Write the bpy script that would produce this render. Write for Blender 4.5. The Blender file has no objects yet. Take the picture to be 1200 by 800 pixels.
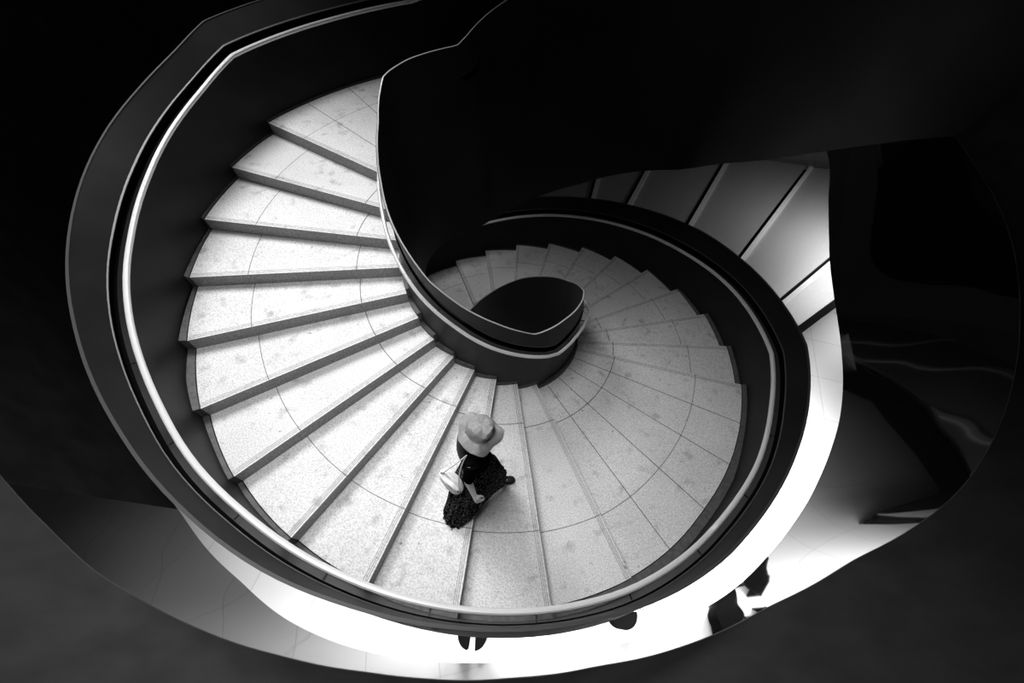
import bpy, bmesh, math, random
import numpy as np
from mathutils import Vector, Matrix
random.seed(4)
C = bpy.context.scene.collection
S = bpy.context.scene
RAD = math.radians

# ------------------------------------------------------------------ helpers
def link(o, parent=None):
    C.objects.link(o)
    if parent is not None: o.parent = parent
    return o
def mesh_obj(name, verts, faces, mat, parent=None, smooth=False, uv=None):
    me = bpy.data.meshes.new(name)
    me.from_pydata([tuple(map(float, v)) for v in verts], [], faces)
    me.update()
    if uv is not None:
        l = me.uv_layers.new(name='UVMap')
        for poly in me.polygons:
            for li in poly.loop_indices:
                l.data[li].uv = uv[me.loops[li].vertex_index]
    me.materials.append(mat)
    if smooth:
        for p_ in me.polygons: p_.use_smooth = True
    bm = bmesh.new(); bm.from_mesh(me)
    bmesh.ops.recalc_face_normals(bm, faces=bm.faces); bm.to_mesh(me); bm.free()
    if smooth:
        me.set_sharp_from_angle(angle=RAD(35))
    return link(bpy.data.objects.new(name, me), parent)
def empty(name, loc=(0, 0, 0)):
    o = bpy.data.objects.new(name, None); o.location = loc
    return link(o)
def tag(o, label=None, cat=None, group=None, kind=None):
    if label: o['label'] = label
    if cat: o['category'] = cat
    if group: o['group'] = group
    if kind: o['kind'] = kind
    return o
def interp(tab):
    xs = [t[0] for t in tab]; ys = [t[1] for t in tab]
    return lambda a: float(np.interp(a, xs, ys))
def smooth_tab(tab, width=6.0):
    f = interp(tab); ks = np.linspace(-1.5, 1.5, 13); w = np.exp(-ks * ks * 1.5); w /= w.sum()
    return lambda a: float(sum(wi * f(a + k * width) for wi, k in zip(w, ks)))
def pol(a, r, z): return (r * math.cos(RAD(a)), r * math.sin(RAD(a)), z)
def loft(stations, closed_profile=True):
    """stations: list of lists of 3D points -> verts, faces"""
    n = len(stations[0]); V = [p for s in stations for p in s]; F = []
    for i in range(len(stations) - 1):
        for j in range(n if closed_profile else n - 1):
            a = i * n + j; b = i * n + (j + 1) % n
            F.append((a, b, b + n, a + n))
    if closed_profile:
        F.append(tuple(range(n))); F.append(tuple(range(len(V) - n, len(V)))[::-1])
    return V, F
def tube(path, r, n=10):
    P = [Vector(p) for p in path]; st = []; up = Vector((0, 0, 1))
    for i, p in enumerate(P):
        t = (P[min(i + 1, len(P) - 1)] - P[max(i - 1, 0)]).normalized()
        u = up.cross(t)
        if u.length < 1e-3: u = Vector((1, 0, 0)).cross(t)
        u.normalize(); v = t.cross(u)
        rr = r[i] if isinstance(r, (list, tuple)) else r
        st.append([tuple(p + rr * (math.cos(k * 2 * math.pi / n) * u + math.sin(k * 2 * math.pi / n) * v)) for k in range(n)])
    return loft(st)

# ------------------------------------------------------------------ materials
def mat(name, col, rough=0.5, metal=0.0, spec=0.5):
    m = bpy.data.materials.new(name); m.use_nodes = True
    b = m.node_tree.nodes['Principled BSDF']
    b.inputs['Base Color'].default_value = (col, col, col, 1)
    b.inputs['Roughness'].default_value = rough
    b.inputs['Metallic'].default_value = metal
    b.inputs['Specular IOR Level'].default_value = spec
    return m, b, m.node_tree
def noise_col(m, b, nt, scale, lo, hi, p0=.35, p1=.65, detail=4, coord='Object'):
    N = nt.nodes; L = nt.links
    tc = N.new('ShaderNodeTexCoord'); nz = N.new('ShaderNodeTexNoise'); cr = N.new('ShaderNodeValToRGB')
    nz.inputs['Scale'].default_value = scale; nz.inputs['Detail'].default_value = detail
    cr.color_ramp.elements[0].position = p0; cr.color_ramp.elements[0].color = (lo, lo, lo, 1)
    cr.color_ramp.elements[1].position = p1; cr.color_ramp.elements[1].color = (hi, hi, hi, 1)
    L.new(tc.outputs[coord], nz.inputs['Vector']); L.new(nz.outputs['Fac'], cr.inputs['Fac'])
    L.new(cr.outputs['Color'], b.inputs['Base Color'])
    return nz, cr, tc
def mathn(nt, op, a, b=None, c=None):
    n = nt.nodes.new('ShaderNodeMath'); n.operation = op
    for i, v in enumerate((a, b, c)):
        if v is None: continue
        if isinstance(v, (int, float)): n.inputs[i].default_value = v
        else: nt.links.new(v, n.inputs[i])
    return n.outputs[0]

def granite():
    m, b, nt = mat('granite', .6, .62)
    N = nt.nodes; L = nt.links
    tc = N.new('ShaderNodeTexCoord')
    def nz(scale, detail, p0, v0, p1, v1, dist=0):
        t = N.new('ShaderNodeTexNoise'); t.inputs['Scale'].default_value = scale; t.inputs['Detail'].default_value = detail
        t.inputs['Distortion'].default_value = dist
        L.new(tc.outputs['Object'], t.inputs['Vector'])
        r = N.new('ShaderNodeMapRange'); r.inputs['From Min'].default_value = p0; r.inputs['From Max'].default_value = p1
        r.inputs['To Min'].default_value = v0; r.inputs['To Max'].default_value = v1
        L.new(t.outputs['Fac'], r.inputs['Value']); return r.outputs['Result']
    speck = nz(70, 3, .34, .72, .60, 1.10)
    speck2 = nz(160, 2, .3, .85, .6, 1.05)
    cloud = nz(1.3, 4, .35, .92, .65, 1.04)
    blotch = nz(6, 6, .26, .62, .42, 1.0)
    stain = nz(17, 3, .25, .4, .30, 1.0)
    v = mathn(nt, 'MULTIPLY', speck, speck2); v = mathn(nt, 'MULTIPLY', v, cloud)
    v = mathn(nt, 'MULTIPLY', v, blotch); v = mathn(nt, 'MULTIPLY', v, stain)
    # joints and nosing grooves from the UV map: u = radius in metres, v = distance behind the nosing
    uv = N.new('ShaderNodeUVMap'); uv.uv_map = 'UVMap'; sp = N.new('ShaderNodeSeparateXYZ'); L.new(uv.outputs['UV'], sp.inputs[0])
    def line(src, pos, hw, dark):
        d = mathn(nt, 'ABSOLUTE', mathn(nt, 'SUBTRACT', src, pos)); k = mathn(nt, 'LESS_THAN', d, hw)
        return mathn(nt, 'SUBTRACT', 1.0, mathn(nt, 'MULTIPLY', k, 1 - dark))
    for pos, hw, dk in ((1.0, .004, .22), (2.0, .004, .22)):
        v = mathn(nt, 'MULTIPLY', v, line(sp.outputs['X'], pos, hw, dk))
    for pos in (.022, .040, .058):
        v = mathn(nt, 'MULTIPLY', v, line(sp.outputs['Y'], pos, .0042, .5))
    v = mathn(nt, 'MULTIPLY', v, .82)
    cb = N.new('ShaderNodeCombineColor')
    for i in range(3): L.new(v, cb.inputs[i])
    L.new(cb.outputs[0], b.inputs['Base Color'])
    bp = N.new('ShaderNodeBump'); bp.inputs['Strength'].default_value = .15; bp.inputs['Distance'].default_value = .003
    L.new(speck, bp.inputs['Height']); L.new(bp.outputs['Normal'], b.inputs['Normal'])
    return m
M_granite = granite()
m, b, nt = mat('shaded_granite', .3, .6); noise_col(m, b, nt, 60, .20, .40); M_granite_shade = m  # granite darkened to paint the shade on upright step faces
M_joint = mat('joint', .05, .9)[0]
m, b, nt = mat('black_paint', .02, .5, 0, .15); noise_col(m, b, nt, 2.2, .012, .018); M_paint = m
m, b, nt = mat('well_paint', .02, .5, 0, .12); noise_col(m, b, nt, 1.2, .028, .036); M_well = m
m, b, nt = mat('gloss_black', .010, .04, 0, .5)
b.inputs['IOR'].default_value = 1.9
N = nt.nodes; tc = N.new('ShaderNodeTexCoord'); nz = N.new('ShaderNodeTexNoise'); nz.inputs['Scale'].default_value = 1.1; nz.inputs['Detail'].default_value = 1
nt.links.new(tc.outputs['Object'], nz.inputs['Vector']); bp = N.new('ShaderNodeBump'); bp.inputs['Strength'].default_value = .06; bp.inputs['Distance'].default_value = .03
nt.links.new(nz.outputs['Fac'], bp.inputs['Height']); nt.links.new(bp.outputs['Normal'], b.inputs['Normal']); M_gloss = m
m, b, nt = mat('matte_dark', .03, .8, 0, 0); noise_col(m, b, nt, 3, .012, .018); M_matte = m
m, b, nt = mat('upper_wall_dark', .05, .85, 0, 0); noise_col(m, b, nt, 3, .045, .06); M_upper = m
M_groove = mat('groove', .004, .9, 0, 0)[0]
M_edge_hl = mat('edge_highlight', .07, .45, 0)[0]  # lighter tone painting the highlight along outer edges and the wall crease
M_edge_hl_b = mat('bright_edge_highlight', .45, .4, 0)[0]  # paler tone painting the stronger highlight on the inner top edge
M_rail = mat('brushed_steel', .92, .35, .25)[0]
M_bracket = mat('bracket', .03, .4, .5)[0]
m, b, nt = mat('skirting', .07, .6); noise_col(m, b, nt, 20, .05, .09); M_skirt = m
m, b, nt = mat('pale_stone_floor', .85, .7)
brk = nt.nodes.new('ShaderNodeTexBrick'); brk.inputs['Color1'].default_value = (.84,) * 3 + (1,); brk.inputs['Color2'].default_value = (.82,) * 3 + (1,)
brk.inputs['Mortar'].default_value = (.55,) * 3 + (1,); brk.inputs['Mortar Size'].default_value = .006; brk.inputs['Scale'].default_value = 1.0
brk.inputs['Brick Width'].default_value = 1.2; brk.inputs['Row Height'].default_value = 1.2; brk.offset = 0
tc = nt.nodes.new('ShaderNodeTexCoord'); mp = nt.nodes.new('ShaderNodeMapping'); mp.inputs['Rotation'].default_value[2] = RAD(12)
nt.links.new(tc.outputs['Object'], mp.inputs['Vector']); nt.links.new(mp.outputs[0], brk.inputs['Vector']); nt.links.new(brk.outputs['Color'], b.inputs['Base Color']); M_floor = m
m, b, nt = mat('metal_panel', .42, .5, .2); noise_col(m, b, nt, 60, .38, .46); M_panel = m
M_seam = mat('pale_seam', .85, .45)[0]

# ------------------------------------------------------------------ plan of the stair (angles in degrees, descending with growing angle)
h = .16
AN = {1: -208.6, 2: -196.1, 3: -183.4, 4: -170.8, 5: -158.2, 6: -145.4, 7: -132.6, 8: -119.5, 9: -106.3, 10: -92.5, 11: -78.3, 12: -63.6,
      13: -10.6, 14: 2.2, 15: 15.0, 16: 27.6, 17: 40.3, 18: 53.0, 19: 65.7, 20: 78.5, 21: 91.0, 22: 103.2, 23: 115.3, 24: 127.6}
A_UP = -246.0; UPSTEP = 16.0
A_L3 = 180.0
N3 = {k: A_L3 + 13 * (k - 25) for k in range(25, 37)}
def ztread(k):             # height of the tread whose front edge is nosing k
    return h * (13 - k)
pt = []
for i in range(7, 0, -1): pt.append((A_UP - UPSTEP * i, 1.92 + h * i))
pt += [(A_UP, 1.92), (AN[1], 1.92)] + [(AN[k], h * (13 - k)) for k in range(2, 13)] + [(AN[12] + 12.5, 0), (AN[13], 0)]
pt += [(AN[k], -h * (k - 13)) for k in range(14, 25)] + [(140, -1.92), (A_L3, -1.92)] + [(N3[k], -h * (k - 13)) for k in range(26, 37)] + [(345, -3.84)]
pitch = interp(pt)
_pI = sorted([q for q in pt if q[0] < -125 or q[0] > -55] + [(-119.5, .77), (-106.3, .575), (-92.5, .40), (-78, .20), (-67, .02), (-62, 0)])
pitchI = interp(_pI)   # the top of the inner parapet levels off a little before the rail
R_out = smooth_tab([(-360, 11.5), (-336, 11), (-329, 8.9), (-300, 6.3), (-275, 5.0), (-255, 4.45), (-246, 4.3), (-236.4, 4.23), (-228, 4.19), (-218, 4.13), (-208.5, 4.09), (-196, 3.943), (-183, 3.822), (-170.7, 3.711), (-158.2, 3.645),
    (-145.3, 3.608), (-132.6, 3.59), (-119.5, 3.565), (-90, 3.53), (-64, 3.49), (-54, 3.47), (-43, 3.43), (-32, 3.43), (-21, 3.42), (-10.6, 3.41), (2.2, 3.39),
    (15, 3.369), (27.5, 3.345), (40, 3.325), (53, 3.315), (66, 3.305), (91, 3.305), (115, 3.32), (140, 3.33), (345, 3.33)], 4)
R_in = smooth_tab([(-336, 9.2), (-332, 7.3), (-329, 5.73), (-326, 4.7), (-317, 3.5), (-294, 2.45), (-283, 2.18), (-264, 1.86), (-250, 1.76), (-225, 1.68), (-213, 1.6), (-205, 1.5), (-192, 1.39), (-181, 1.33), (-168, 1.30), (-157, 1.274), (-145, 1.24), (-132, 1.21),
    (-119.5, 1.167), (-106, 1.138), (-92, 1.115), (-78, 1.088), (-64, 1.081), (-42, 1.085), (0, 1.09), (40, 1.12), (80, 1.16), (120, 1.17), (345, 1.17)], 4)
RO_rail = smooth_tab([(-300, 6.9), (-262, 5.0), (-247, 4.65), (-231, 4.42), (-209.5, 4.2), (-199.5, 4.02), (-189.5, 3.92), (-180, 3.82), (-168.5, 3.73), (-162, 3.7), (-154, 3.65), (-146, 3.6), (-139, 3.57), (-130, 3.56), (-120, 3.53),
    (-105, 3.525), (-89, 3.53), (-69, 3.535), (-52, 3.495), (-45.5, 3.475), (-36, 3.46), (-23.5, 3.41), (-12.5, 3.40), (-2, 3.38), (11.5, 3.36), (31.5, 3.28), (51, 3.25), (69.5, 3.25), (103.5, 3.27), (345, 3.28)], 3)
RO_top = smooth_tab([(-300, 7.3), (-262, 5.4), (-247, 5.0), (-217.5, 4.6), (-210, 4.5), (-201, 4.28), (-192.5, 4.2), (-184.5, 4.15), (-176.5, 4.08), (-167.5, 3.99), (-159, 3.91), (-150.5, 3.83), (-143.5, 3.78), (-135.5, 3.73), (-129.5, 3.71), (-123, 3.69),
    (-111.5, 3.67), (-102.5, 3.64), (-90, 3.625), (-77.5, 3.625), (-62.5, 3.64), (-53, 3.645), (-45, 3.625), (-34, 3.615), (-13.5, 3.615), (1.5, 3.59), (18.5, 3.57), (32, 3.57), (54, 3.49), (69.5, 3.45), (120, 3.45), (345, 3.45)], 3)
RI_rail = smooth_tab([(-329, 6.2), (-300, 3.2), (-264, 2.0), (-250, 1.82), (-225, 1.72), (-213, 1.64), (-192, 1.41), (-171, 1.31), (-152.5, 1.265), (-133.5, 1.23), (-114, 1.185), (-95.5, 1.17), (-76.5, 1.145), (-61.5, 1.135), (-53.5, 1.105), (-33.5, 1.085), (-13.5, 1.10), (12, 1.12), (50, 1.2), (345, 1.2)], 3)
RI_top = smooth_tab([(-336, 9.4), (-332, 7.7), (-329, 6.4), (-300, 3.9), (-285, 3.1), (-265, 2.4), (-250, 1.8), (-245, 1.69), (-225, 1.62), (-213, 1.53), (-202, 1.42), (-192, 1.32), (-181, 1.27), (-168, 1.23), (-152, 1.21), (-139, 1.19), (-126, 1.18), (-105, 1.10), (-92, 1.06), (-78, 1.02), (-68, .975), (-62, .963), (-41, .965), (-29, .985), (-18, .995),
    (0, .96), (27, .94), (59, 1.02), (82, 1.08), (120, 1.10), (345, 1.1)], 1)
RI_bot = smooth_tab([(-336, 9.2), (-332, 7.2), (-329, 5.73), (-326, 4.7), (-317, 3.49), (-294, 2.40), (-283, 2.12), (-264, 1.76), (-250, 1.66), (-235, 1.62), (-225, 1.6), (-213, 1.5), (-192, 1.30), (-168, 1.21), (-105, 1.08), (-68, .95), (-41, .94), (0, .93), (40, .93), (120, 1.0), (345, 1.0)], 1.5)
_Ri0 = R_in
R_in = lambda a: max(_Ri0(a), RI_bot(a) * .42 + RI_top(a) * .58 + .09 + min(.3, (-250 - a) * .02)) if a < -250 else _Ri0(a)
R1 = interp([(-250, 2.3), (-208, 1.95), (-170, 1.815), (-158, 1.80), (-145, 1.769), (-132, 1.738), (-120, 1.688), (-106, 1.66), (-78, 1.63), (-64, 1.62), (-10, 1.64), (140, 1.66), (345, 1.66)])
R2 = interp([(-250, 3.6), (-208, 3.35), (-170, 3.06), (-158, 3.0), (-145, 2.944), (-132, 2.906), (-120, 2.887), (-106, 2.859), (-92, 2.846), (-64, 2.838), (-43, 2.80), (-10, 2.785), (140, 2.75), (345, 2.75)])

LEDGE = interp([(-190, .004), (-178, .025), (-165, .05), (-150, .075), (-130, .095), (-60, .095), (-20, .085), (0, .07), (20, .045), (45, .02), (70, .004)])
# ------------------------------------------------------------------ staircase
stair = empty('spiral_staircase', (0, 0, -3.84))
tag(stair, 'black walled spiral staircase with pale granite steps winding down around an open well', 'staircase')
OFF = Vector((0, 0, 3.84))
def up(V): return [(v[0], v[1], v[2] + 3.84) for v in V]       # world -> local of the stair

def make_step(a_back, a_nose, z, depth, name='step', joints=()):
    """solid wedge whose top runs from a_back to the nosing a_nose; the front face is the riser"""
    radii_n = 24
    AA = [a_nose - d for d in (0, .5, 1, 1.6, 2.3, 3.1, 4.0) if d < abs(a_nose - a_back) - .6]
    k_ = max(2, int((AA[-1] - a_back) / 2.2)); AA = [a_back + (AA[-1] - a_back) * q / k_ for q in range(k_)] + AA[::-1]
    n = len(AA) - 1
    V = []; UV = []; F = []
    an = RAD(a_nose)
    for i in range(n + 1):
        a = AA[i]
        ri, ro = R_in(a) - .015, R_out(a)
        for j in range(radii_n + 1):
            r = ri + (ro - ri) * j / radii_n
            x, y, _ = pol(a, r, 0)
            V.append((x, y, z))
            d = abs(r * math.sin(RAD(a_nose - a)))
            r1, r2 = R1(a), R2(a)
            u = r / r1 if r < r1 else (1 + (r - r1) / (r2 - r1) if r < r2 else 2 + (r - r2))
            UV.append((u, d if a_nose - a < 80 else 5))
    w = radii_n + 1; nt_ = len(V)
    for i in range(n):
        for j in range(radii_n): F.append((i * w + j, i * w + j + 1, (i + 1) * w + j + 1, (i + 1) * w + j))
    for k in range(nt_):
        x, y, _ = V[k]; V.append((x, y, z - depth)); UV.append((.5, .5))
    # riser gets its own vertices so that the nosing grooves do not bleed down
    for i in range(n):
        for j in range(radii_n): F.append((nt_ + i * w + j, nt_ + (i + 1) * w + j, nt_ + (i + 1) * w + j + 1, nt_ + i * w + j + 1))
    def side(idx):
        base = len(V)
        for q in idx:
            V.append(V[q]); UV.append((.5, .5))
        for q in idx:
            V.append(V[q + nt_]); UV.append((.5, .5))
        m_ = len(idx)
        for q in range(m_ - 1): F.append((base + q, base + q + 1, base + m_ + q + 1, base + m_ + q))
    side([n * w + j for j in range(w)]); side([j for j in range(w)])
    side([i * w for i in range(n + 1)]); side([i * w + radii_n for i in range(n + 1)])
    o = mesh_obj(name, up(V), F, M_granite, stair, uv=UV)
    o.data.materials.append(M_granite_shade)
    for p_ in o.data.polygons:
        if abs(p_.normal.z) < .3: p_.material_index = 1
    m_ = max(4, int(abs(a_nose - a_back) / 2.5))
    st = []
    for i in range(m_ + 1):
        a = a_back + (a_nose - a_back) * i / m_; r = R_out(a) + .010; w_ = LEDGE(a) * (.55 + .45 * i / m_ if a < -160 else 1)
        st.append([pol(a, r, z - .15), pol(a, r, z + .004), pol(a, r + w_, z + .03), pol(a, r + w_, z - .15)])
    v, f = loft(st); mesh_obj('skirting', up(v), f, M_skirt, o)
    for sgn, rf in ((-1, lambda a: R_in(a) - .004),):
        st = []
        for i in range(m_ + 1):
            a = a_back + (a_nose - a_back) * i / m_; r = rf(a)
            st.append([pol(a, r + sgn * .006, z - .16), pol(a, r + sgn * .006, z + .075), pol(a, r + sgn * .05, z + .075), pol(a, r + sgn * .05, z - .16)])
        v, f = loft(st); mesh_obj('skirting', up(v), f, M_skirt, o)
    return o
def seam(parent, a, z, r0, r1):
    t0, t1 = Vector(pol(a, r0, z + .0008)), Vector(pol(a, r1, z + .0008)); d = (t1 - t0).normalized(); s = Vector((-d.y, d.x, 0)) * .004
    mesh_obj('joint_line', up([t0 - s, t0 + s, t1 + s, t1 - s]), [(0, 1, 2, 3)], M_joint, parent)

# upper flight
for i in range(5, 0, -1): make_step(A_UP - UPSTEP * i, A_UP - UPSTEP * (i - 1), 1.92 + h * i, .34)
top_landing = make_step(A_UP, AN[1], 1.92, .34, 'landing')
seam(top_landing, -218.3, 1.92, R_in(-218), R_out(-218)); seam(top_landing, -228.1, 1.92, R_in(-228), R_out(-228)); seam(top_landing, -237.5, 1.92, R_in(-237), R_out(-237))
for k in range(2, 13): make_step(AN[k - 1], AN[k], ztread(k), .34)
mid = make_step(AN[12], AN[13], 0, .34, 'landing')
for a in (-53.9, -43.0, -31.4, -20.9): seam(mid, a, 0, R_in(a), R_out(a))
for k in range(14, 25): make_step(AN[k - 1], AN[k], ztread(k), .34)
low = make_step(AN[24], A_L3, -1.92, .34, 'landing')
for k in range(26, 37): make_step(N3[k - 1], N3[k], ztread(k), .34 if k < 35 else .15)

def angles(a0, a1, st=2.0):
    ks = [x[0] for x in pt if a0 < x[0] < a1]
    A = sorted(set([round(v, 2) for v in np.arange(a0, a1 + .01, st)] + [round(v, 2) for v in ks]))
    return A
# outer balustrade wall: lower panel, dark recess behind the rail, flared upper panel
def outer_sec(a):
    z = pitch(a); rw = RO_rail(a) + .075; rt = RO_top(a); rb = min(R_out(a) + .012 + LEDGE(a), rw)
    zb = max(z - .55, -3.83)
    return [pol(a, rb, max(z - .3, -3.83)), pol(a, rb, z - .02), pol(a, rw, z + .80), pol(a, rw + .035, z + .80), pol(a, rw + .035, z + .875), pol(a, rw + .012, z + .885),
            pol(a, rt, z + 1.1), pol(a, rt + .018, z + 1.1), pol(a, max(rb + .1, rt - .03), z + .5), pol(a, rb + .12, zb), pol(a, rb, zb)]
A = angles(-292, 336)
secs = [outer_sec(a) for a in A]
v, f = loft(secs); ob = mesh_obj('outer_parapet', up(v), f, M_paint, stair, True)
n = 11
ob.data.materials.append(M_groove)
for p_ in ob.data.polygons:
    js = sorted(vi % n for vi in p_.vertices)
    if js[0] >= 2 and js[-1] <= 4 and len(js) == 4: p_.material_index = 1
# thin lighter strips painting the highlights on the top edge and recess lip
def strip(fn, A, name, m_, parent, smooth=True):
    v, f = loft([fn(a) for a in A]); return mesh_obj(name, up(v), f, m_, parent, smooth)
strip(lambda a: [pol(a, RO_top(a) - .003, pitch(a) + 1.101), pol(a, RO_top(a) - .003, pitch(a) + 1.107), pol(a, RO_top(a) + .020, pitch(a) + 1.107), pol(a, RO_top(a) + .020, pitch(a) + 1.101)], A, 'cap', M_edge_hl, ob)
strip(lambda a: [pol(a, RO_rail(a) + .084, pitch(a) + .884), pol(a, RO_rail(a) + .084, pitch(a) + .891), pol(a, RO_rail(a) + .100, pitch(a) + .899), pol(a, RO_rail(a) + .100, pitch(a) + .889)], A, 'recess_lip', M_edge_hl, ob)

# inner balustrade wall
def inner_sec(a):
    z = pitch(a); zi = pitchI(a); rw = RI_rail(a) - .07; rt = RI_top(a); rb = max(R_in(a) - .056, rw)
    if a < -300: rw = min(rw, rb)
    zb = max(z - 1.3, -3.83); rl = RI_bot(a)
    if a < -250:
        k = min(1, (-250 - a) / 8); L_ = lambda dz: rl + (rt - rl) * (dz + 1.3) / 2.5
        mixr = lambda old, dz, off: old * (1 - k) + (L_(dz) + off) * k
        return [pol(a, mixr(rb, 0, .05), z - .3), pol(a, mixr(rb, 0, .06), z - .02), pol(a, mixr(rw, .8, .05), z + .80), pol(a, mixr(rw - .03, .8, .03), z + .80), pol(a, mixr(rw - .03, .87, .03), z + .875), pol(a, mixr(rw - .012, .88, .04), z + .885),
            pol(a, rt + .02, z + 1.2), pol(a, rt - .01, z + 1.2), pol(a, mixr(min(rt - .02, rw - .06), .6, 0), z + .6), pol(a, mixr(rl - .05, -.35, 0), z - .35), pol(a, rl - .02, zb), pol(a, mixr(rb, -1.3, .1), zb + .01)]
    return [pol(a, rb, max(z - .3, -3.83)), pol(a, rb, z - .02), pol(a, rw, z + .80), pol(a, rw - .03, z + .80), pol(a, rw - .03, z + .875), pol(a, rw - .012, z + .885),
            pol(a, rt + .01, zi + 1.2), pol(a, rt - .01, zi + 1.2), pol(a, min(rt - .02, rw - .05), z + .6), pol(a, rl - .05, max(z - .35, -3.83)), pol(a, rl - .02, zb), pol(a, rb, zb + .01)]
A2 = angles(-336, 336)
v, f = loft([inner_sec(a) for a in A2]); ib = mesh_obj('inner_parapet', up(v), f, M_well, stair, True)
n = 12
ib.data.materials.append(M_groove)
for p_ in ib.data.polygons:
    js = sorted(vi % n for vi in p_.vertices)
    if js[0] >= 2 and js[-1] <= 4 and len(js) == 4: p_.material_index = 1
strip(lambda a: [pol(a, RI_top(a) - .0115, pitchI(a) + 1.2005), pol(a, RI_top(a) - .0115, pitchI(a) + 1.206), pol(a, RI_top(a) + .003, pitchI(a) + 1.206), pol(a, RI_top(a) + .003, pitchI(a) + 1.2005)], A2, 'cap', M_edge_hl_b, ib)
strip(lambda a: [pol(a, RI_rail(a) - .080, pitch(a) + .885), pol(a, RI_rail(a) - .080, pitch(a) + .890), pol(a, RI_rail(a) - .10, pitch(a) + .895), pol(a, RI_rail(a) - .10, pitch(a) + .888)], angles(-248, 336), 'recess_lip', M_edge_hl, ib)

# soffit under the flights
A3 = angles(-336, 330, 4)
def soff(a):
    z = pitch(a); zi = max(z - 1.29, -3.8); zo = max(z - .54, -3.8)
    ro = R_out(a) + .12 if a > -292 else R_out(a)
    return [pol(a, R_in(a) - .05, zi), pol(a, ro, zo), pol(a, ro, max(z - .36, -3.79)), pol(a, R_in(a) - .05, max(z - .36, -3.79))]
v, f = loft([soff(a) for a in A3]); mesh_obj('soffit', up(v), f, M_matte, stair, True)

# handrails
def rail(name, rf, A, rad, gap_sign, brackets, br_off):
    path = [pol(a, rf(a), pitch(a) + .80) for a in A]
    v, f = tube(path, rad, 10); o = mesh_obj(name, up(v), f, M_rail, stair, True)
    for a in brackets:
        p0 = Vector(pol(a, rf(a), pitch(a) + .785)); p1 = Vector(pol(a, rf(a) + gap_sign * .03, pitch(a) + .74)); p2 = Vector(pol(a, rf(a) + br_off, pitch(a) + .74))
        v, f = tube([p0, p1, p2], .008, 6); mesh_obj('bracket', up(v), f, M_bracket, o, True)
    return o
rail('outer_handrail', RO_rail, angles(-285, 330), .026, 1, [-240 + 13.2 * i for i in range(42)], .08)
rail('inner_handrail', RI_rail, angles(-248, 330), .020, -1, [-235 + 22 * i for i in range(25)], -.08)

# ------------------------------------------------------------------ opening in the floor above
Btab = [(-300, 13.5, -.6), (-310, 11.6, -.6), (-318.1, 10.238, -0.6), (-325.0, 8.41, -0.6), (-330.0, 7.534, -0.6), (-335.4, 6.823, -0.6), (-339.6, 6.441, -0.6), (-344.0, 6.123, -0.6), (-348.4, 5.879, -0.6), (-352.7, 5.686, -0.6), (-356.2, 5.541, -0.6), (-359.7, 5.416, -0.6), (-363.9, 5.272, -0.6), (-368.2, 5.134, -0.6), (-374.3, 4.931, -0.6), (-380.5, 4.755, -0.6), (-390.2, 4.53, -0.6), (-397.7, 4.392, -0.6), (-406.1, 4.279, -0.6), (-416.0, 4.132, -0.6), (-425.1, 4.046, -0.6), (-430.8, 4.006, -0.6), (-439.0, 3.972, -0.6), (-445.7, 3.975, -0.6), (-452.3, 4.009, -0.6), (-458.9, 4.061, -0.6), (-466.7, 4.165, -0.6), (-474.9, 4.283, -0.6), (-480.8, 4.373, -0.6), (-489.6, 4.483, -0.6), (-497.7, 4.669, -0.6), (-502.7, 4.782, -0.6), (-506.6, 4.894, -0.6), (-520, 5.5, -.6), (-540, 6.8, -.6), (-560, 8.5, -.6), (-580, 10.0, -.6), (-600, 10.5, -.6), (-661, 11, -.6)]
Ctab = [(-300, 13.6, 1.5), (-310, 11.8, 1.5), (-320.8, 9.8, 1.5), (-330.9, 8.2, 1.5), (-338.4, 7.5, 1.5), (-345.8, 6.945, 1.5), (-351.4, 6.54, 1.5), (-356.9, 6.16, 1.5), (-363.4, 5.793, 1.48), (-370.8, 5.455, 1.45), (-378.1, 5.174, 1.41), (-384.1, 4.981, 1.34), (-388.8, 4.837, 1.27), (-393.8, 4.651, 1.19), (-401.9, 4.355, 1.07), (-412.8, 4.148, 0.88), (-423.9, 4.056, 0.73), (-434.3, 3.978, 0.66), (-444.7, 3.983, 0.61), (-454.6, 4.026, 0.71), (-461.2, 4.077, 0.78), (-470.5, 4.209, 0.87), (-479.8, 4.394, 0.95), (-486.3, 4.543, 1.01), (-490.8, 4.669, 1.07), (-498.3, 4.865, 1.15), (-503.8, 5.081, 1.17), (-507.0, 5.217, 1.19), (-515, 5.5, 1.6), (-525, 6.2, 2.6), (-540, 7.4, 4.4), (-560, 9.0, 4.8), (-580, 10.5, 4.9), (-600, 11.0, 4.9), (-661, 11.5, 4.9)]
rev = lambda T, i: smooth_tab(sorted((t[0], t[i]) for t in T), 2.5)
Br, Bz, Cr, Cz = rev(Btab, 1), rev(Btab, 2), rev(Ctab, 1), rev(Ctab, 2)
AW = list(np.arange(-660, -299.9, 1.5))
lo = [[pol(a, Br(a), Bz(a)), pol(a, Br(a) * .5 + Cr(a) * .5 + .0, (Bz(a) + Cz(a)) / 2), pol(a, Cr(a), Cz(a)), pol(a, Cr(a) + .12, Cz(a)), pol(a, Br(a) + .12, Bz(a))] for a in AW]
nsp = sum(1 for a in AW if a < -506.5)
v, f = loft(lo[:nsp + 1]); o = mesh_obj('wall_left', v, f, M_matte, None, True); tag(o, kind='structure')
v, f = loft(lo[nsp:]); o = mesh_obj('wall_opening', v, f, M_gloss, None, True); tag(o, kind='structure')
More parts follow.
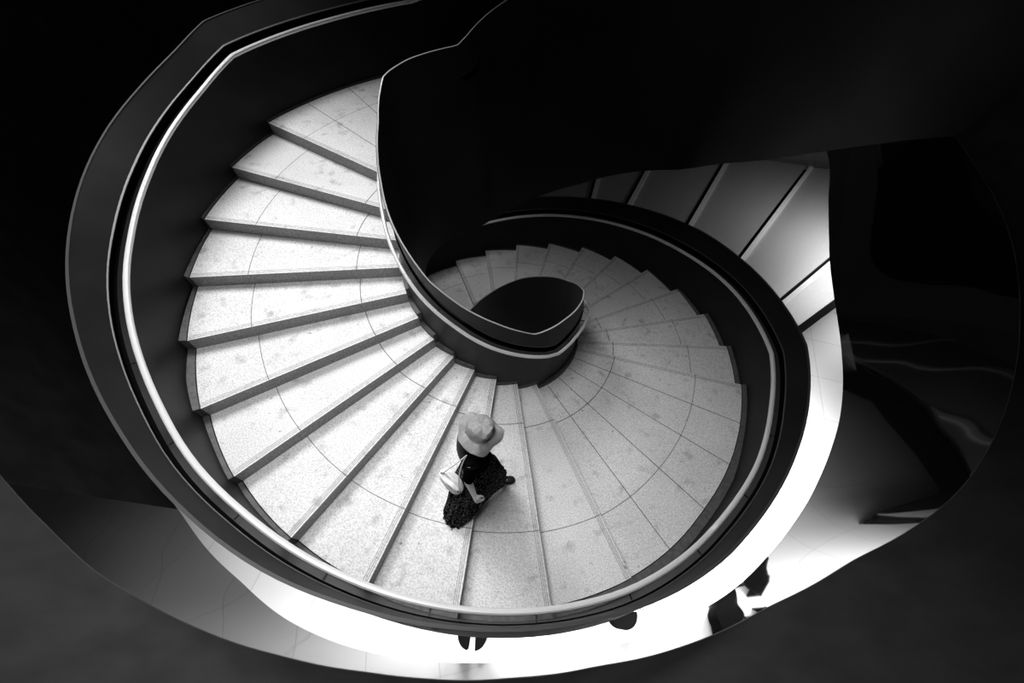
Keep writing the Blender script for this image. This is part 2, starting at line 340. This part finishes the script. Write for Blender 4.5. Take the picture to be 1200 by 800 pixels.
uprs = [[pol(a, Cr(a) + .002, Cz(a) + .004), pol(a, Cr(a) + .5, Cz(a) + 1.0), pol(a, Cr(a) + 1.5, 8), pol(a, Cr(a) + 1.7, 8), pol(a, Cr(a) + .7, Cz(a) + 1.0), pol(a, Cr(a) + .15, Cz(a) + .004)] for a in AW]
v, f = loft(uprs); o = mesh_obj('wall_upper', v, f, M_upper, None, True); tag(o, kind='structure')
edge = [[pol(a, Cr(a) - .004, Cz(a) - .004), pol(a, Cr(a) - .004, Cz(a) + .004), pol(a, Cr(a) + .03, Cz(a) + .004), pol(a, Cr(a) + .03, Cz(a) - .004)] for a in AW]  # light strip painting the highlight along the crease
v, f = loft(edge); o = mesh_obj('crease_highlight_1', v, f, M_edge_hl, None, True); tag(o, kind='structure')
# underside of the floor above (ceiling of the hall), a ring round the opening
ring = [[pol(a, Br(a) + .12, Bz(a) + .01), pol(a, max(16, Br(a) + 1), -.59), pol(a, max(16, Br(a) + 1), -.4), pol(a, Br(a) + .12, Bz(a) + .2)] for a in AW]
v, f = loft(ring); o = mesh_obj('ceiling', v, f, mat('ceiling_grey', .25, .8)[0], None, True); tag(o, kind='structure')

# ------------------------------------------------------------------ hall floor and far roof
V = [(-16, -16, -3.84), (18, -16, -3.84), (18, 18, -3.84), (-16, 18, -3.84), (-16, -16, -4.1), (18, -16, -4.1), (18, 18, -4.1), (-16, 18, -4.1)]
o = mesh_obj('floor', V, [(0, 1, 2, 3), (4, 7, 6, 5), (0, 4, 5, 1), (1, 5, 6, 2), (2, 6, 7, 3), (3, 7, 4, 0)], M_floor); tag(o, kind='structure')

roof = empty('seamed_metal_roof', (7.5, 6, -3.84))
tag(roof, 'low grey metal panel roof with pale standing seams beyond the stair', 'roof')
ro = Vector((7.5, 6, -3.84))
zr = -2.6
SE = [((-3, 6.2), (-3.5, 11.0)), ((1.9, 6.6), (2.35, 8.9)), ((3.05, 6.81), (3.95, 9.0)), ((4.76, 6.12), (6.31, 9.04)), ((5.93, 4.84), (9.11, 9.19)), ((6.69, 3.47), (8.24, 4.87)), ((6.73, 2.62), (7.76, 3.43))]
def ext(s, d0, d1):
    a = Vector((*s[0], 0)); b_ = Vector((*s[1], 0)); d = (b_ - a).normalized(); return a - d * d0, b_ + d * d1
far_a, far_b = Vector((7.81, 9.69, 0)), Vector((9.78, 9.31, 0))
lines = [ext(SE[0], .3, 0)] + [ext(s, .8 if i < 5 else 2.3, 0) for i, s in enumerate(SE[1:])]
def on_far(s):          # extend a seam to the far edge line
    a, b_ = s; d = (b_ - a); e = far_b - far_a
    den = d.x * e.y - d.y * e.x; t = ((far_a.x - a.x) * e.y - (far_a.y - a.y) * e.x) / den
    return a, a + d * t
lines = [on_far(l) for l in lines]
for q in (5, 6): lines[q] = (lines[q][0], lines[q][0] + (lines[q][1] - lines[q][0]).normalized() * 9)
for i in range(6):
    a0, a1 = lines[i]; b0, b1 = lines[i + 1]
    g = .09 if i < 5 else 0
    nb = (b1 - b0).normalized(); sgn = Vector((nb.y, -nb.x, 0))
    b0g, b1g = b0 - sgn * g, b1 - sgn * g
    Q = [a0, b0g, b1g, a1]
    v = [tuple(Vector((q.x, q.y, zr)) - ro) for q in Q] + [tuple(Vector((q.x, q.y, zr - .1)) - ro) for q in Q]
    mesh_obj('roof_panel', v, [(0, 1, 2, 3), (4, 7, 6, 5), (0, 4, 5, 1), (1, 5, 6, 2), (2, 6, 7, 3), (3, 7, 4, 0)], M_panel, roof)
    if i < 5:
        w_ = .13
        Q = [b0, b0 + sgn * w_, b1 + sgn * w_, b1]
        v = [tuple(Vector((q.x, q.y, zr + .05)) - ro) for q in Q] + [tuple(Vector((q.x, q.y, zr - .12)) - ro) for q in Q]
        mesh_obj('seam', v, [(0, 1, 2, 3), (4, 7, 6, 5), (0, 4, 5, 1), (1, 5, 6, 2), (2, 6, 7, 3), (3, 7, 4, 0)], M_seam, roof)
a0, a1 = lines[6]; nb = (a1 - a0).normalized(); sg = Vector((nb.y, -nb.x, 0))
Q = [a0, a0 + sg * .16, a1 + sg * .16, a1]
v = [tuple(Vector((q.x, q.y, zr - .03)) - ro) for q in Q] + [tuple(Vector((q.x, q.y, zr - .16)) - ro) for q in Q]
mesh_obj('eave_shade_strip', v, [(0, 1, 2, 3), (4, 7, 6, 5), (0, 4, 5, 1), (1, 5, 6, 2), (2, 6, 7, 3), (3, 7, 4, 0)], M_matte, roof)  # black strip painting the shade below the roof edge
Q = [lines[0][0], lines[1][0], lines[2][0], lines[4][0], lines[6][0], lines[6][1], lines[4][1], lines[2][1], lines[0][1]]
inset = [q + (Vector((8, 8, 0)) - q).normalized() * .7 for q in Q]
nq = len(Q)
v = [tuple(Vector((q.x, q.y, zr - .1)) - ro) for q in Q] + [tuple(Vector((q.x, q.y, zr - .16)) - ro) for q in Q]
mesh_obj('seam_shade_bed', v, [tuple(range(nq)), tuple(range(2 * nq - 1, nq - 1, -1))] + [(i, (i + 1) % nq, nq + (i + 1) % nq, nq + i) for i in range(nq)], M_matte, roof)  # black sheet in the panel gaps, painting the shade beside each seam
v = [tuple(Vector((q.x, q.y, zr - .16)) - ro) for q in inset] + [tuple(Vector((q.x, q.y, -3.839)) - ro) for q in inset]
mesh_obj('base_wall', v, [tuple(range(nq)), tuple(range(2 * nq - 1, nq - 1, -1))] + [(i, (i + 1) % nq, nq + (i + 1) % nq, nq + i) for i in range(nq)], M_matte, roof)

# ------------------------------------------------------------------ stools on the hall floor
M_stool = mat('stool_black', .006, .8, 0, 0)[0]
M_pale = mat('pale_cloth', .75, .7)[0]
def prism(outline, z0, z1, bev=.012):
    n = len(outline); cx = sum(p[0] for p in outline) / n; cy = sum(p[1] for p in outline) / n
    def ring(s, z): return [(cx + (x - cx) * s, cy + (y - cy) * s, z) for x, y in outline]
    st = [ring(.94, z0), ring(1, z0 + bev), ring(1, z1 - bev), ring(.94, z1)]
    return loft(st)
def part_disc(c, r, a0, a1, n=18):
    return [(c[0] + r * math.cos(RAD(a0 + (a1 - a0) * i / n)), c[1] + r * math.sin(RAD(a0 + (a1 - a0) * i / n))) for i in range(n + 1)]
def stool(name, outline, c, label, cat, group=None, h_=.45):
    e = empty(name, (c[0], c[1], -3.84)); tag(e, label, cat, group)
    lo = [(x - c[0], y - c[1]) for x, y in outline]
    v, f = prism(lo, .03, h_ - .07); mesh_obj('body', v, f, M_stool, e)
    big = [(x * 1.02, y * 1.02) for x, y in lo]; v, f = prism(big, h_ - .075, h_, .02); mesh_obj('seat', v, f, M_stool, e)
    sm = [(x * .9, y * .9) for x, y in lo]; v, f = prism(sm, 0, .035, .004); mesh_obj('plinth', v, f, M_bracket, e)
    return e
c1 = (-.235, -3.88)
L_ = part_disc((-.27, -3.88), .21, 180, 262) + [(-.285, -3.80), (-.48, -3.80)]
R_ = part_disc((-.20, -3.88), .21, 278, 360) + [(.01, -3.80), (-.185, -3.80)]
stool('corner_stool', L_, (-.37, -3.93), 'quarter-round black stool on the pale floor, left of the narrow white gap', 'stool', 'quarter-round stools')
stool('corner_stool', R_, (-.10, -3.93), 'quarter-round black stool on the pale floor, right of the narrow white gap', 'stool', 'quarter-round stools')
hr = [(2.34 + .23 * math.cos(RAD(t + 12)), -3.385 + .23 * math.sin(RAD(t + 12))) for t in np.linspace(180, 360, 22)]
stool('half_round_stool', hr, (2.36, -3.46), 'half-round black stool standing alone on the pale floor below the stair', 'stool')
e = empty('floor_hook', (2.66, -3.27, -3.84)); tag(e, 'tiny dark post with a ring on top beside the half-round stool', 'post')
v, f = tube([(0, 0, 0), (0, 0, .2), (0, 0, .40)], .012, 8); mesh_obj('post', v, f, M_bracket, e, True)
v, f = tube([(.035 * math.cos(t), .035 * math.sin(t), .41) for t in np.linspace(0, 6.3, 14)], .008, 6); mesh_obj('ring', v, f, M_bracket, e, True)
# seen only as reflections in the glossy band
rs = [(3.62 + .24 * math.cos(RAD(t)), -2.12 + .24 * math.sin(RAD(t))) for t in np.linspace(0, 345, 24)]
stool('round_stool', rs, (3.62, -2.12), 'round black stool reflected in the glossy band at lower right', 'stool')
e = empty('bench', (4.0, -1.35, -3.84)); tag(e, 'long black bench with pale edge reflected in the glossy band at lower right', 'bench')
for i, (x0, x1, z0, z1, m_, nm) in enumerate(((-.16, .16, .40, .46, M_stool, 'seat'), (-.15, -.11, 0, .40, M_stool, 'leg'), (.11, .15, 0, .40, M_stool, 'leg'), (-.18, -.165, .39, .47, M_pale, 'edge_strip'))):
    v = [(x, y, z) for z in (z0, z1) for x, y in ((x0, -.4), (x1, -.4), (x1, .4), (x0, .4))]
    mesh_obj(nm, v, [(0, 3, 2, 1), (4, 5, 6, 7), (0, 1, 5, 4), (1, 2, 6, 5), (2, 3, 7, 6), (3, 0, 4, 7)], m_, e)

# ------------------------------------------------------------------ the person walking down
def skin_mesh(name, joints, edges, root, mt, parent, sub=2, loc=(0, 0, 0)):
    names = list(joints); ix = {k: i for i, k in enumerate(names)}
    me = bpy.data.meshes.new(name); me.from_pydata([joints[k][0] for k in names], [(ix[a], ix[b]) for a, b in edges], [])
    o = bpy.data.objects.new(name, me); link(o)
    sk = o.modifiers.new('s', 'SKIN'); sk.use_smooth_shade = True
    if not me.skin_vertices: me.skin_vertices.new()
    for i, k in enumerate(names):
        r = joints[k][1]; me.skin_vertices[0].data[i].radius = r if isinstance(r, tuple) else (r, r)
        me.skin_vertices[0].data[i].use_root = (k == root)
    sb = o.modifiers.new('u', 'SUBSURF'); sb.levels = sub; sb.render_levels = sub
    dg = bpy.context.evaluated_depsgraph_get(); dg.update()
    ev = o.evaluated_get(dg); nm = bpy.data.meshes.new_from_object(ev)
    o.modifiers.clear(); o.data = nm; nm.materials.clear(); nm.materials.append(mt)
    for p_ in nm.polygons: p_.use_smooth = True; p_.material_index = 0
    o.parent = parent
    return o
P0 = Vector((-.05, -2.45, .32))
def L(p): return (p[0] - P0.x, p[1] - P0.y, p[2] - P0.z)
person = empty('person', P0)
tag(person, 'person in grey bucket hat, black top and long dark patterned skirt walking down the steps', 'person')
M_skin = mat('skin', .92, .55)[0]
M_top = mat('black_knit', .006, .95, 0, 0)[0]
M_hair = mat('black_hair', .008, .6, 0, .2)[0]
M_shoe = mat('black_leather', .01, .35)[0]
M_strap = mat('pale_strap', .6, .5)[0]
M_bag = mat('white_leather', .95, .45)[0]
m, b, nt = mat('grey_canvas', .4, .9, 0, .1); noise_col(m, b, nt, 30, .27, .34); M_hat = m
m, b, nt = mat('squiggle_print', .01, .9, 0, 0)
nz, cr, tc = noise_col(m, b, nt, 13, .004, .26, .49, .505, 1); nz.inputs['Distortion'].default_value = 2.4
e_ = cr.color_ramp.elements.new(.525); e_.color = (.26, .26, .26, 1); e_ = cr.color_ramp.elements.new(.545); e_.color = (.006, .006, .006, 1); M_skirt_p = m
J = {
 'pelvis': ((-.09, -2.42, 1.24), (.13, .10)), 'belly': ((-.085, -2.42, 1.38), (.115, .09)), 'chest': ((-.075, -2.41, 1.55), (.125, .10)), 'upper': ((-.07, -2.40, 1.66), (.10, .07)),
 'neck': ((-.065, -2.395, 1.735), .048), 'jaw': ((-.05, -2.39, 1.80), (.065, .07)), 'skull': ((-.055, -2.385, 1.88), (.078, .085)), 'crown': ((-.06, -2.38, 1.955), (.06, .065)),
 'shR': ((-.085, -2.545, 1.665), .052), 'elR': ((-.135, -2.60, 1.40), .040), 'wrR': ((-.08, -2.675, 1.185), .025), 'paR': ((-.06, -2.695, 1.135), (.020, .032)),
 'shL': ((-.07, -2.255, 1.665), .052), 'elL': ((-.11, -2.17, 1.40), .040), 'wrL': ((-.02, -2.12, 1.19), .025), 'paL': ((.0, -2.11, 1.13), (.032, .018)),
 'hipR': ((-.10, -2.50, 1.18), .085), 'knR': ((-.10, -2.56, .84), .055), 'anR': ((-.235, -2.63, .555), .036), 'ftR': ((-.17, -2.615, .515), .034),
 'hipL': ((-.07, -2.35, 1.18), .085), 'knL': ((.09, -2.34, .80), .055), 'anL': ((.105, -2.315, .42), .036), 'ftL': ((.19, -2.295, .355), .034),
}
Ed = [('pelvis', 'belly'), ('belly', 'chest'), ('chest', 'upper'), ('upper', 'neck'), ('neck', 'jaw'), ('jaw', 'skull'), ('skull', 'crown'),
      ('upper', 'shR'), ('shR', 'elR'), ('elR', 'wrR'), ('wrR', 'paR'), ('upper', 'shL'), ('shL', 'elL'), ('elL', 'wrL'), ('wrL', 'paL'),
      ('pelvis', 'hipR'), ('hipR', 'knR'), ('knR', 'anR'), ('anR', 'ftR'), ('pelvis', 'hipL'), ('hipL', 'knL'), ('knL', 'anL'), ('anL', 'ftL')]
def fingers(tag_, base, fwd, side, down):
    f, s, d = Vector(fwd).normalized(), Vector(side).normalized(), Vector(down).normalized()
    for i, (off, ln) in enumerate(((-.022, .070), (-.007, .078), (.008, .073), (.022, .058))):
        k0 = Vector(base) + s * off + f * .022; k1 = k0 + f * ln * .45 + d * ln * .15; k2 = k1 + d * ln * .38 + f * ln * .1; k3 = k2 + d * ln * .22 - f * ln * .12
        for q, (kk, rr) in enumerate(((k0, .0095), (k1, .009), (k2, .0082), (k3, .007))): J['%sf%d%d' % (tag_, i, q)] = (tuple(kk), rr)
        Ed.append(('pa' + tag_, '%sf%d0' % (tag_, i))); Ed.extend([('%sf%d%d' % (tag_, i, q), '%sf%d%d' % (tag_, i, q + 1)) for q in range(3)])
    t0 = Vector(base) - s * .028 - f * .012; t1 = t0 - s * .018 + f * .028 + d * .008; t2 = t1 + s * .008 + f * .02 + d * .02
    for q, (kk, rr) in enumerate(((t0, .012), (t1, .010), (t2, .008))): J['%st%d' % (tag_, q)] = (tuple(kk), rr)
    Ed.extend([('pa' + tag_, tag_ + 't0'), (tag_ + 't0', tag_ + 't1'), (tag_ + 't1', tag_ + 't2')])
fingers('R', (-.06, -2.695, 1.135), (.35, -.25, -.9), (-.75, -.6, -.1), (.6, .5, -.5))
fingers('L', (.0, -2.11, 1.13), (.2, .1, -1), (-1, .1, -.1), (-.1, -1, -.2))
body = skin_mesh('body', {k: (L(p), r) for k, (p, r) in J.items()}, Ed, 'pelvis', M_skin, person, 2)
# face, on the side she walks towards (+x)
def ball(name, c, r, mt, parent, sc=(1, 1, 1), n=12):
    bm = bmesh.new(); bmesh.ops.create_uvsphere(bm, u_segments=n, v_segments=n // 2 + 2, radius=r)
    for v in bm.verts: v.co = Vector((v.co.x * sc[0], v.co.y * sc[1], v.co.z * sc[2])) + Vector(L(c))
    me = bpy.data.meshes.new(name); bm.to_mesh(me); bm.free(); me.materials.append(mt)
    for p_ in me.polygons: p_.use_smooth = True
    return link(bpy.data.objects.new(name, me), parent)
M_eye = mat('eye_dark', .05, .2)[0]; M_lip = mat('lips', .25, .5)[0]
ball('nose', (.03, -2.39, 1.855), .014, M_skin, body, (1.1, .8, 1.4))
for dy in (-.03, .03): ball('eye', (.015, -2.39 + dy, 1.885), .010, M_eye, body, (.7, 1.3, .8))
ball('mouth', (.016, -2.39, 1.822), .018, M_lip, body, (.5, 1.1, .35))
for dy in (-.088, .088): ball('ear', (-.055, -2.387 + dy, 1.87), .022, M_skin, body, (.7, .35, 1.2))
# black top with elbow sleeves
T = {'hip': ((-.09, -2.42, 1.29), (.145, .115)), 'waist': ((-.085, -2.42, 1.38), (.132, .105)), 'chest': ((-.075, -2.41, 1.55), (.142, .115)), 'up': ((-.07, -2.40, 1.67), (.105, .078)), 'nk': ((-.066, -2.396, 1.71), .062),
     'sR': ((-.085, -2.55, 1.668), .062), 'eR': ((-.125, -2.590, 1.435), .055), 'cR': ((-.118, -2.612, 1.36), .046),
     'sL': ((-.07, -2.25, 1.668), .062), 'eL': ((-.10, -2.18, 1.435), .055), 'cL': ((-.095, -2.165, 1.36), .046)}
skin_mesh('black_top', {k: (L(p), r) for k, (p, r) in T.items()}, [('hip', 'waist'), ('waist', 'chest'), ('chest', 'up'), ('up', 'nk'), ('up', 'sR'), ('sR', 'eR'), ('eR', 'cR'), ('up', 'sL'), ('sL', 'eL'), ('eL', 'cL')], 'hip', M_top, person, 2)
# hair falling behind the shoulders
H = {'a': ((-.075, -2.385, 1.955), .078), 'b': ((-.130, -2.375, 1.87), (.09, .066)), 'c': ((-.165, -2.39, 1.75), (.10, .062)), 'd': ((-.185, -2.43, 1.60), (.10, .055)), 'e': ((-.185, -2.45, 1.46), (.06, .03))}
skin_mesh('hair', {k: (L(p), r) for k, (p, r) in H.items()}, [('a', 'b'), ('b', 'c'), ('c', 'd'), ('d', 'e')], 'b', M_hair, person, 2)
# skirt: pleated hull between the forward knee and the trailing hem
st = []; NS = 96
for i in range(26):
    t = i / 25; z = 1.36 - t * (1.36 - .56)
    k = t ** 1.15
    cF = Vector((-.085 + .135 * k, -2.41 + .075 * k, 0)); cR = Vector((-.09 - .205 * k, -2.43 - .285 * k, 0)); r = .125 + .05 * min(1, t * 3) - .045 * t
    if t > .8: r += (t - .8) * .06
    ring = []
    for j in range(NS):
        ph = 2 * math.pi * j / NS; nrm = Vector((math.cos(ph), math.sin(ph), 0))
        best = max((cF, cR), key=lambda c: c.dot(nrm))
        # smooth hull support
        d1, d2 = cF.dot(nrm), cR.dot(nrm); w_ = 1 / (1 + math.exp(-(d1 - d2) * 26)); c = cF * w_ + cR * (1 - w_)
        rr = r * (1 + (.05 * math.sin(ph * 14 + z * 3) + .04 * math.sin(ph * 23 + 1.3)) * min(1, t * 1.8))
        p = c + nrm * rr
        ring.append(L((p.x, p.y, z + .02 * math.sin(ph * 5) * t + (.05 * (1 - w_) * -t) + .03 * w_ * t)))
    st.append(ring)
V = [p for s_ in st for p in s_]; F = []
for i in range(25):
    for j in range(NS): F.append((i * NS + j, i * NS + (j + 1) % NS, (i + 1) * NS + (j + 1) % NS, (i + 1) * NS + j))
sk = mesh_obj('skirt', V, F, M_skirt_p, person, True)
# shoes
def shoe(c, yaw, z, pitch_=0):
    Vs = []; secs_ = [(-.115, .026, .055), (-.10, .034, .062), (-.05, .036, .055), (0, .038, .045), (.05, .047, .04), (.09, .045, .034), (.118, .030, .026), (.128, .012, .018)]
    for x, w_, h_ in secs_:
        ring = []
        for q in range(12):
            t = 2 * math.pi * q / 12; ring.append((x, w_ * math.cos(t), h_ / 2 + h_ / 2 * math.sin(t)))
        Vs.append(ring)
    v, f = loft(Vs); Rm_ = Matrix.Rotation(yaw, 3, 'Z') @ Matrix.Rotation(pitch_, 3, 'Y')
    v = [L(tuple(Rm_ @ Vector(q) + Vector((c[0], c[1], z)))) for q in v]
    o = mesh_obj('shoe', v, f, M_shoe, person, True)
    pts = [L(tuple(Rm_ @ Vector((-.015, .043 * math.cos(t), .02 + .038 * math.sin(t))) + Vector((c[0], c[1], z)))) for t in np.linspace(0, math.pi, 9)]
    v, f = tube(pts, .007, 6); mesh_obj('strap', v, f, M_strap, o, True)
    ball('buckle', tuple(Rm_ @ Vector((-.015, -.03, .05)) + Vector((c[0], c[1], z))), .010, M_strap, o)
shoe((.155, -2.305), RAD(12), .322); shoe((-.20, -2.62), RAD(14), .482)
# bucket hat: crown, band crease and floppy brim in one cloth surface
prof = [(0.0, .120), (.05, .119), (.078, .108), (.092, .085), (.098, .05), (.100, .028), (.106, .020), (.128, .004), (.150, -.022), (.158, -.034), (.152, -.036), (.125, -.008), (.098, .01), (.09, .05), (.07, .095), (0.0, .108)]
NS = 64; V = []; F = []
for i, (r, z) in enumerate(prof):
    r *= 1.13
    for j in range(NS):
        t = 2 * math.pi * j / NS
        wob = max(0, (r - .10)) / .058
        rr = r * (1 + wob * (.055 * math.sin(3 * t + .6) + .035 * math.sin(5 * t + 2)) + .02 * math.sin(5 * t + 9 * z) * (z > .03))
        zz = z + wob * (.018 * math.sin(3 * t + 1.5) + .010 * math.sin(7 * t)) + (.003 * math.sin(8 * t + 1.7 * i) + .008 * math.sin(3 * t + 1.3 * i)) * (1 if 0 < i < 6 else 0)
        V.append((rr * math.cos(t), rr * math.sin(t), zz))
for i in range(len(prof) - 1):
    for j in range(NS): F.append((i * NS + j, i * NS + (j + 1) % NS, (i + 1) * NS + (j + 1) % NS, (i + 1) * NS + j))
Rh = Matrix.Rotation(RAD(9), 3, 'Y') @ Matrix.Rotation(RAD(-6), 3, 'X')
V = [L(tuple(Rh @ (Vector(v) * 1.0) + Vector((-.030, -2.368, 1.938)))) for v in V]
hat = mesh_obj('bucket_hat', V, F, M_hat, person, True)
# white pleated shoulder bag
bc = Vector((-.295, -2.585, 1.24))
bag = empty('shoulder_bag', bc); tag(bag, 'small white pleated shoulder bag hanging at the hip of the walking person', 'bag')
st = []
for i in range(25):
    u = -1 + 2 * i / 24; env = (max(0, 1 - abs(u) ** 2.6)) ** .5
    ring = []
    for j in range(28):
        t = 2 * math.pi * j / 28
        hgt = .088 * (env * .9 + .1) * (1 + .03 * math.sin(u * 9)) * (1 + .10 * math.sin(t * 6 + 2 * u)); thk = (.045 + .012 * math.sin(t * 6 + 2 * u)) * (env * .85 + .15)
        ring.append((u * .105, thk * math.cos(t), hgt * math.sin(t) - .012 * u * u))
    st.append(ring)
v, f = loft(st); Rb = Matrix.Rotation(RAD(-38), 3, 'Z') @ Matrix.Rotation(RAD(18), 3, 'Y')
v = [tuple(Rb @ (Vector(q) * 1.28)) for q in v]; mesh_obj('pouch', v, f, M_bag, bag, True)
for sx in (-.09, .09):
    c = Rb @ Vector((sx * 1.2, -.02, .08))
    pth = [tuple(c + Vector((.013 * math.cos(t), 0, .013 * math.sin(t)))) for t in np.linspace(0, 6.3, 10)]
    v, f = tube(pth, .0045, 6); mesh_obj('metal_ring', v, f, M_bracket, bag, True)
sh = Vector((-.13, -2.50, 1.735)) - bc
for k, sx in enumerate((-.09, .09)):
    c = Rb @ Vector((sx * 1.2, -.02, .09)); mid_ = (c + sh) / 2 + Vector((-.03, -.03, -.02))
    if k: mid_ = (c + sh) / 2 + Vector((-.055, .02, 0))
    pth = [tuple((1 - t) ** 2 * c + 2 * t * (1 - t) * mid_ + t * t * sh) for t in np.linspace(0, 1, 10)]
    v, f = tube(pth, .006, 6); mesh_obj('bag_strap', v, f, M_bag, bag, True)

# ------------------------------------------------------------------ lights
def area(name, loc, target, size, power, size_y=None, spread=None):
    l = bpy.data.lights.new(name, 'AREA'); l.energy = power; l.size = size; l.color = (1, 1, 1)
    if size_y: l.shape = 'RECTANGLE'; l.size_y = size_y
    if spread: l.spread = spread
    o = bpy.data.objects.new(name, l); o.location = loc
    d = Vector(target) - Vector(loc); o.rotation_euler = d.to_track_quat('-Z', 'Y').to_euler()
    return link(o)
area('unseen_overhead', (-4.6, 2.9, 8.0), (-2.4, -1.5, .8), 3.2, 118, spread=RAD(68))
area('unseen_overhead', (-1.0, -2.0, 7.2), (-.35, -2.8, 0), 2.8, 62, spread=RAD(80))  # unseen fill added to brighten the bottom and inner treads
area('tread_fill', (-2.5, 2.7, 1.0), (-1.0, 2.7, -1.6), .5, 7, spread=RAD(110))  # unseen fill added to brighten the back treads
area('hall_fill', (9.3, 4.9, -.75), (8.8, 4.5, -3.84), 1.8, 120, spread=RAD(170))  # unseen light added to grade the roof panels
for a, pw in ((-118, 70), (-96, 200), (-72, 250), (-46, 240), (-24, 270), (-2, 150)):
    area('hall_fill', pol(a, 6.4, -.75), pol(a, 5.2, -3.84), 2.0, pw, spread=RAD(120))  # unseen lights added to whiten the hall floor and its reflection
w = bpy.data.worlds.new('World'); S.world = w; w.use_nodes = True
w.node_tree.nodes['Background'].inputs[0].default_value = (.5, .5, .5, 1); w.node_tree.nodes['Background'].inputs[1].default_value = .025

# ------------------------------------------------------------------ camera
R = Matrix(((0.9968712615269661, -0.07334101684532479, 0.029475128324214107), (0.07723040236554524, 0.8243773207498147, -0.5607472674777945), (0.016827147473386164, 0.5612692119486432, 0.8274622159509508)))
cam = bpy.data.cameras.new('camera'); co = bpy.data.objects.new('camera', cam); link(co)
co.matrix_world = Matrix.Translation((0.2629, -3.5192, 4.922)) @ R.to_4x4()
cam.sensor_width = 36; cam.lens = 467 * 36 / 1200; cam.clip_start = .02; cam.clip_end = 100
S.camera = co
S.view_settings.view_transform = 'Standard'; S.view_settings.look = 'None'; S.view_settings.gamma = 1; S.view_settings.use_curve_mapping = False
S.view_settings.exposure = 0
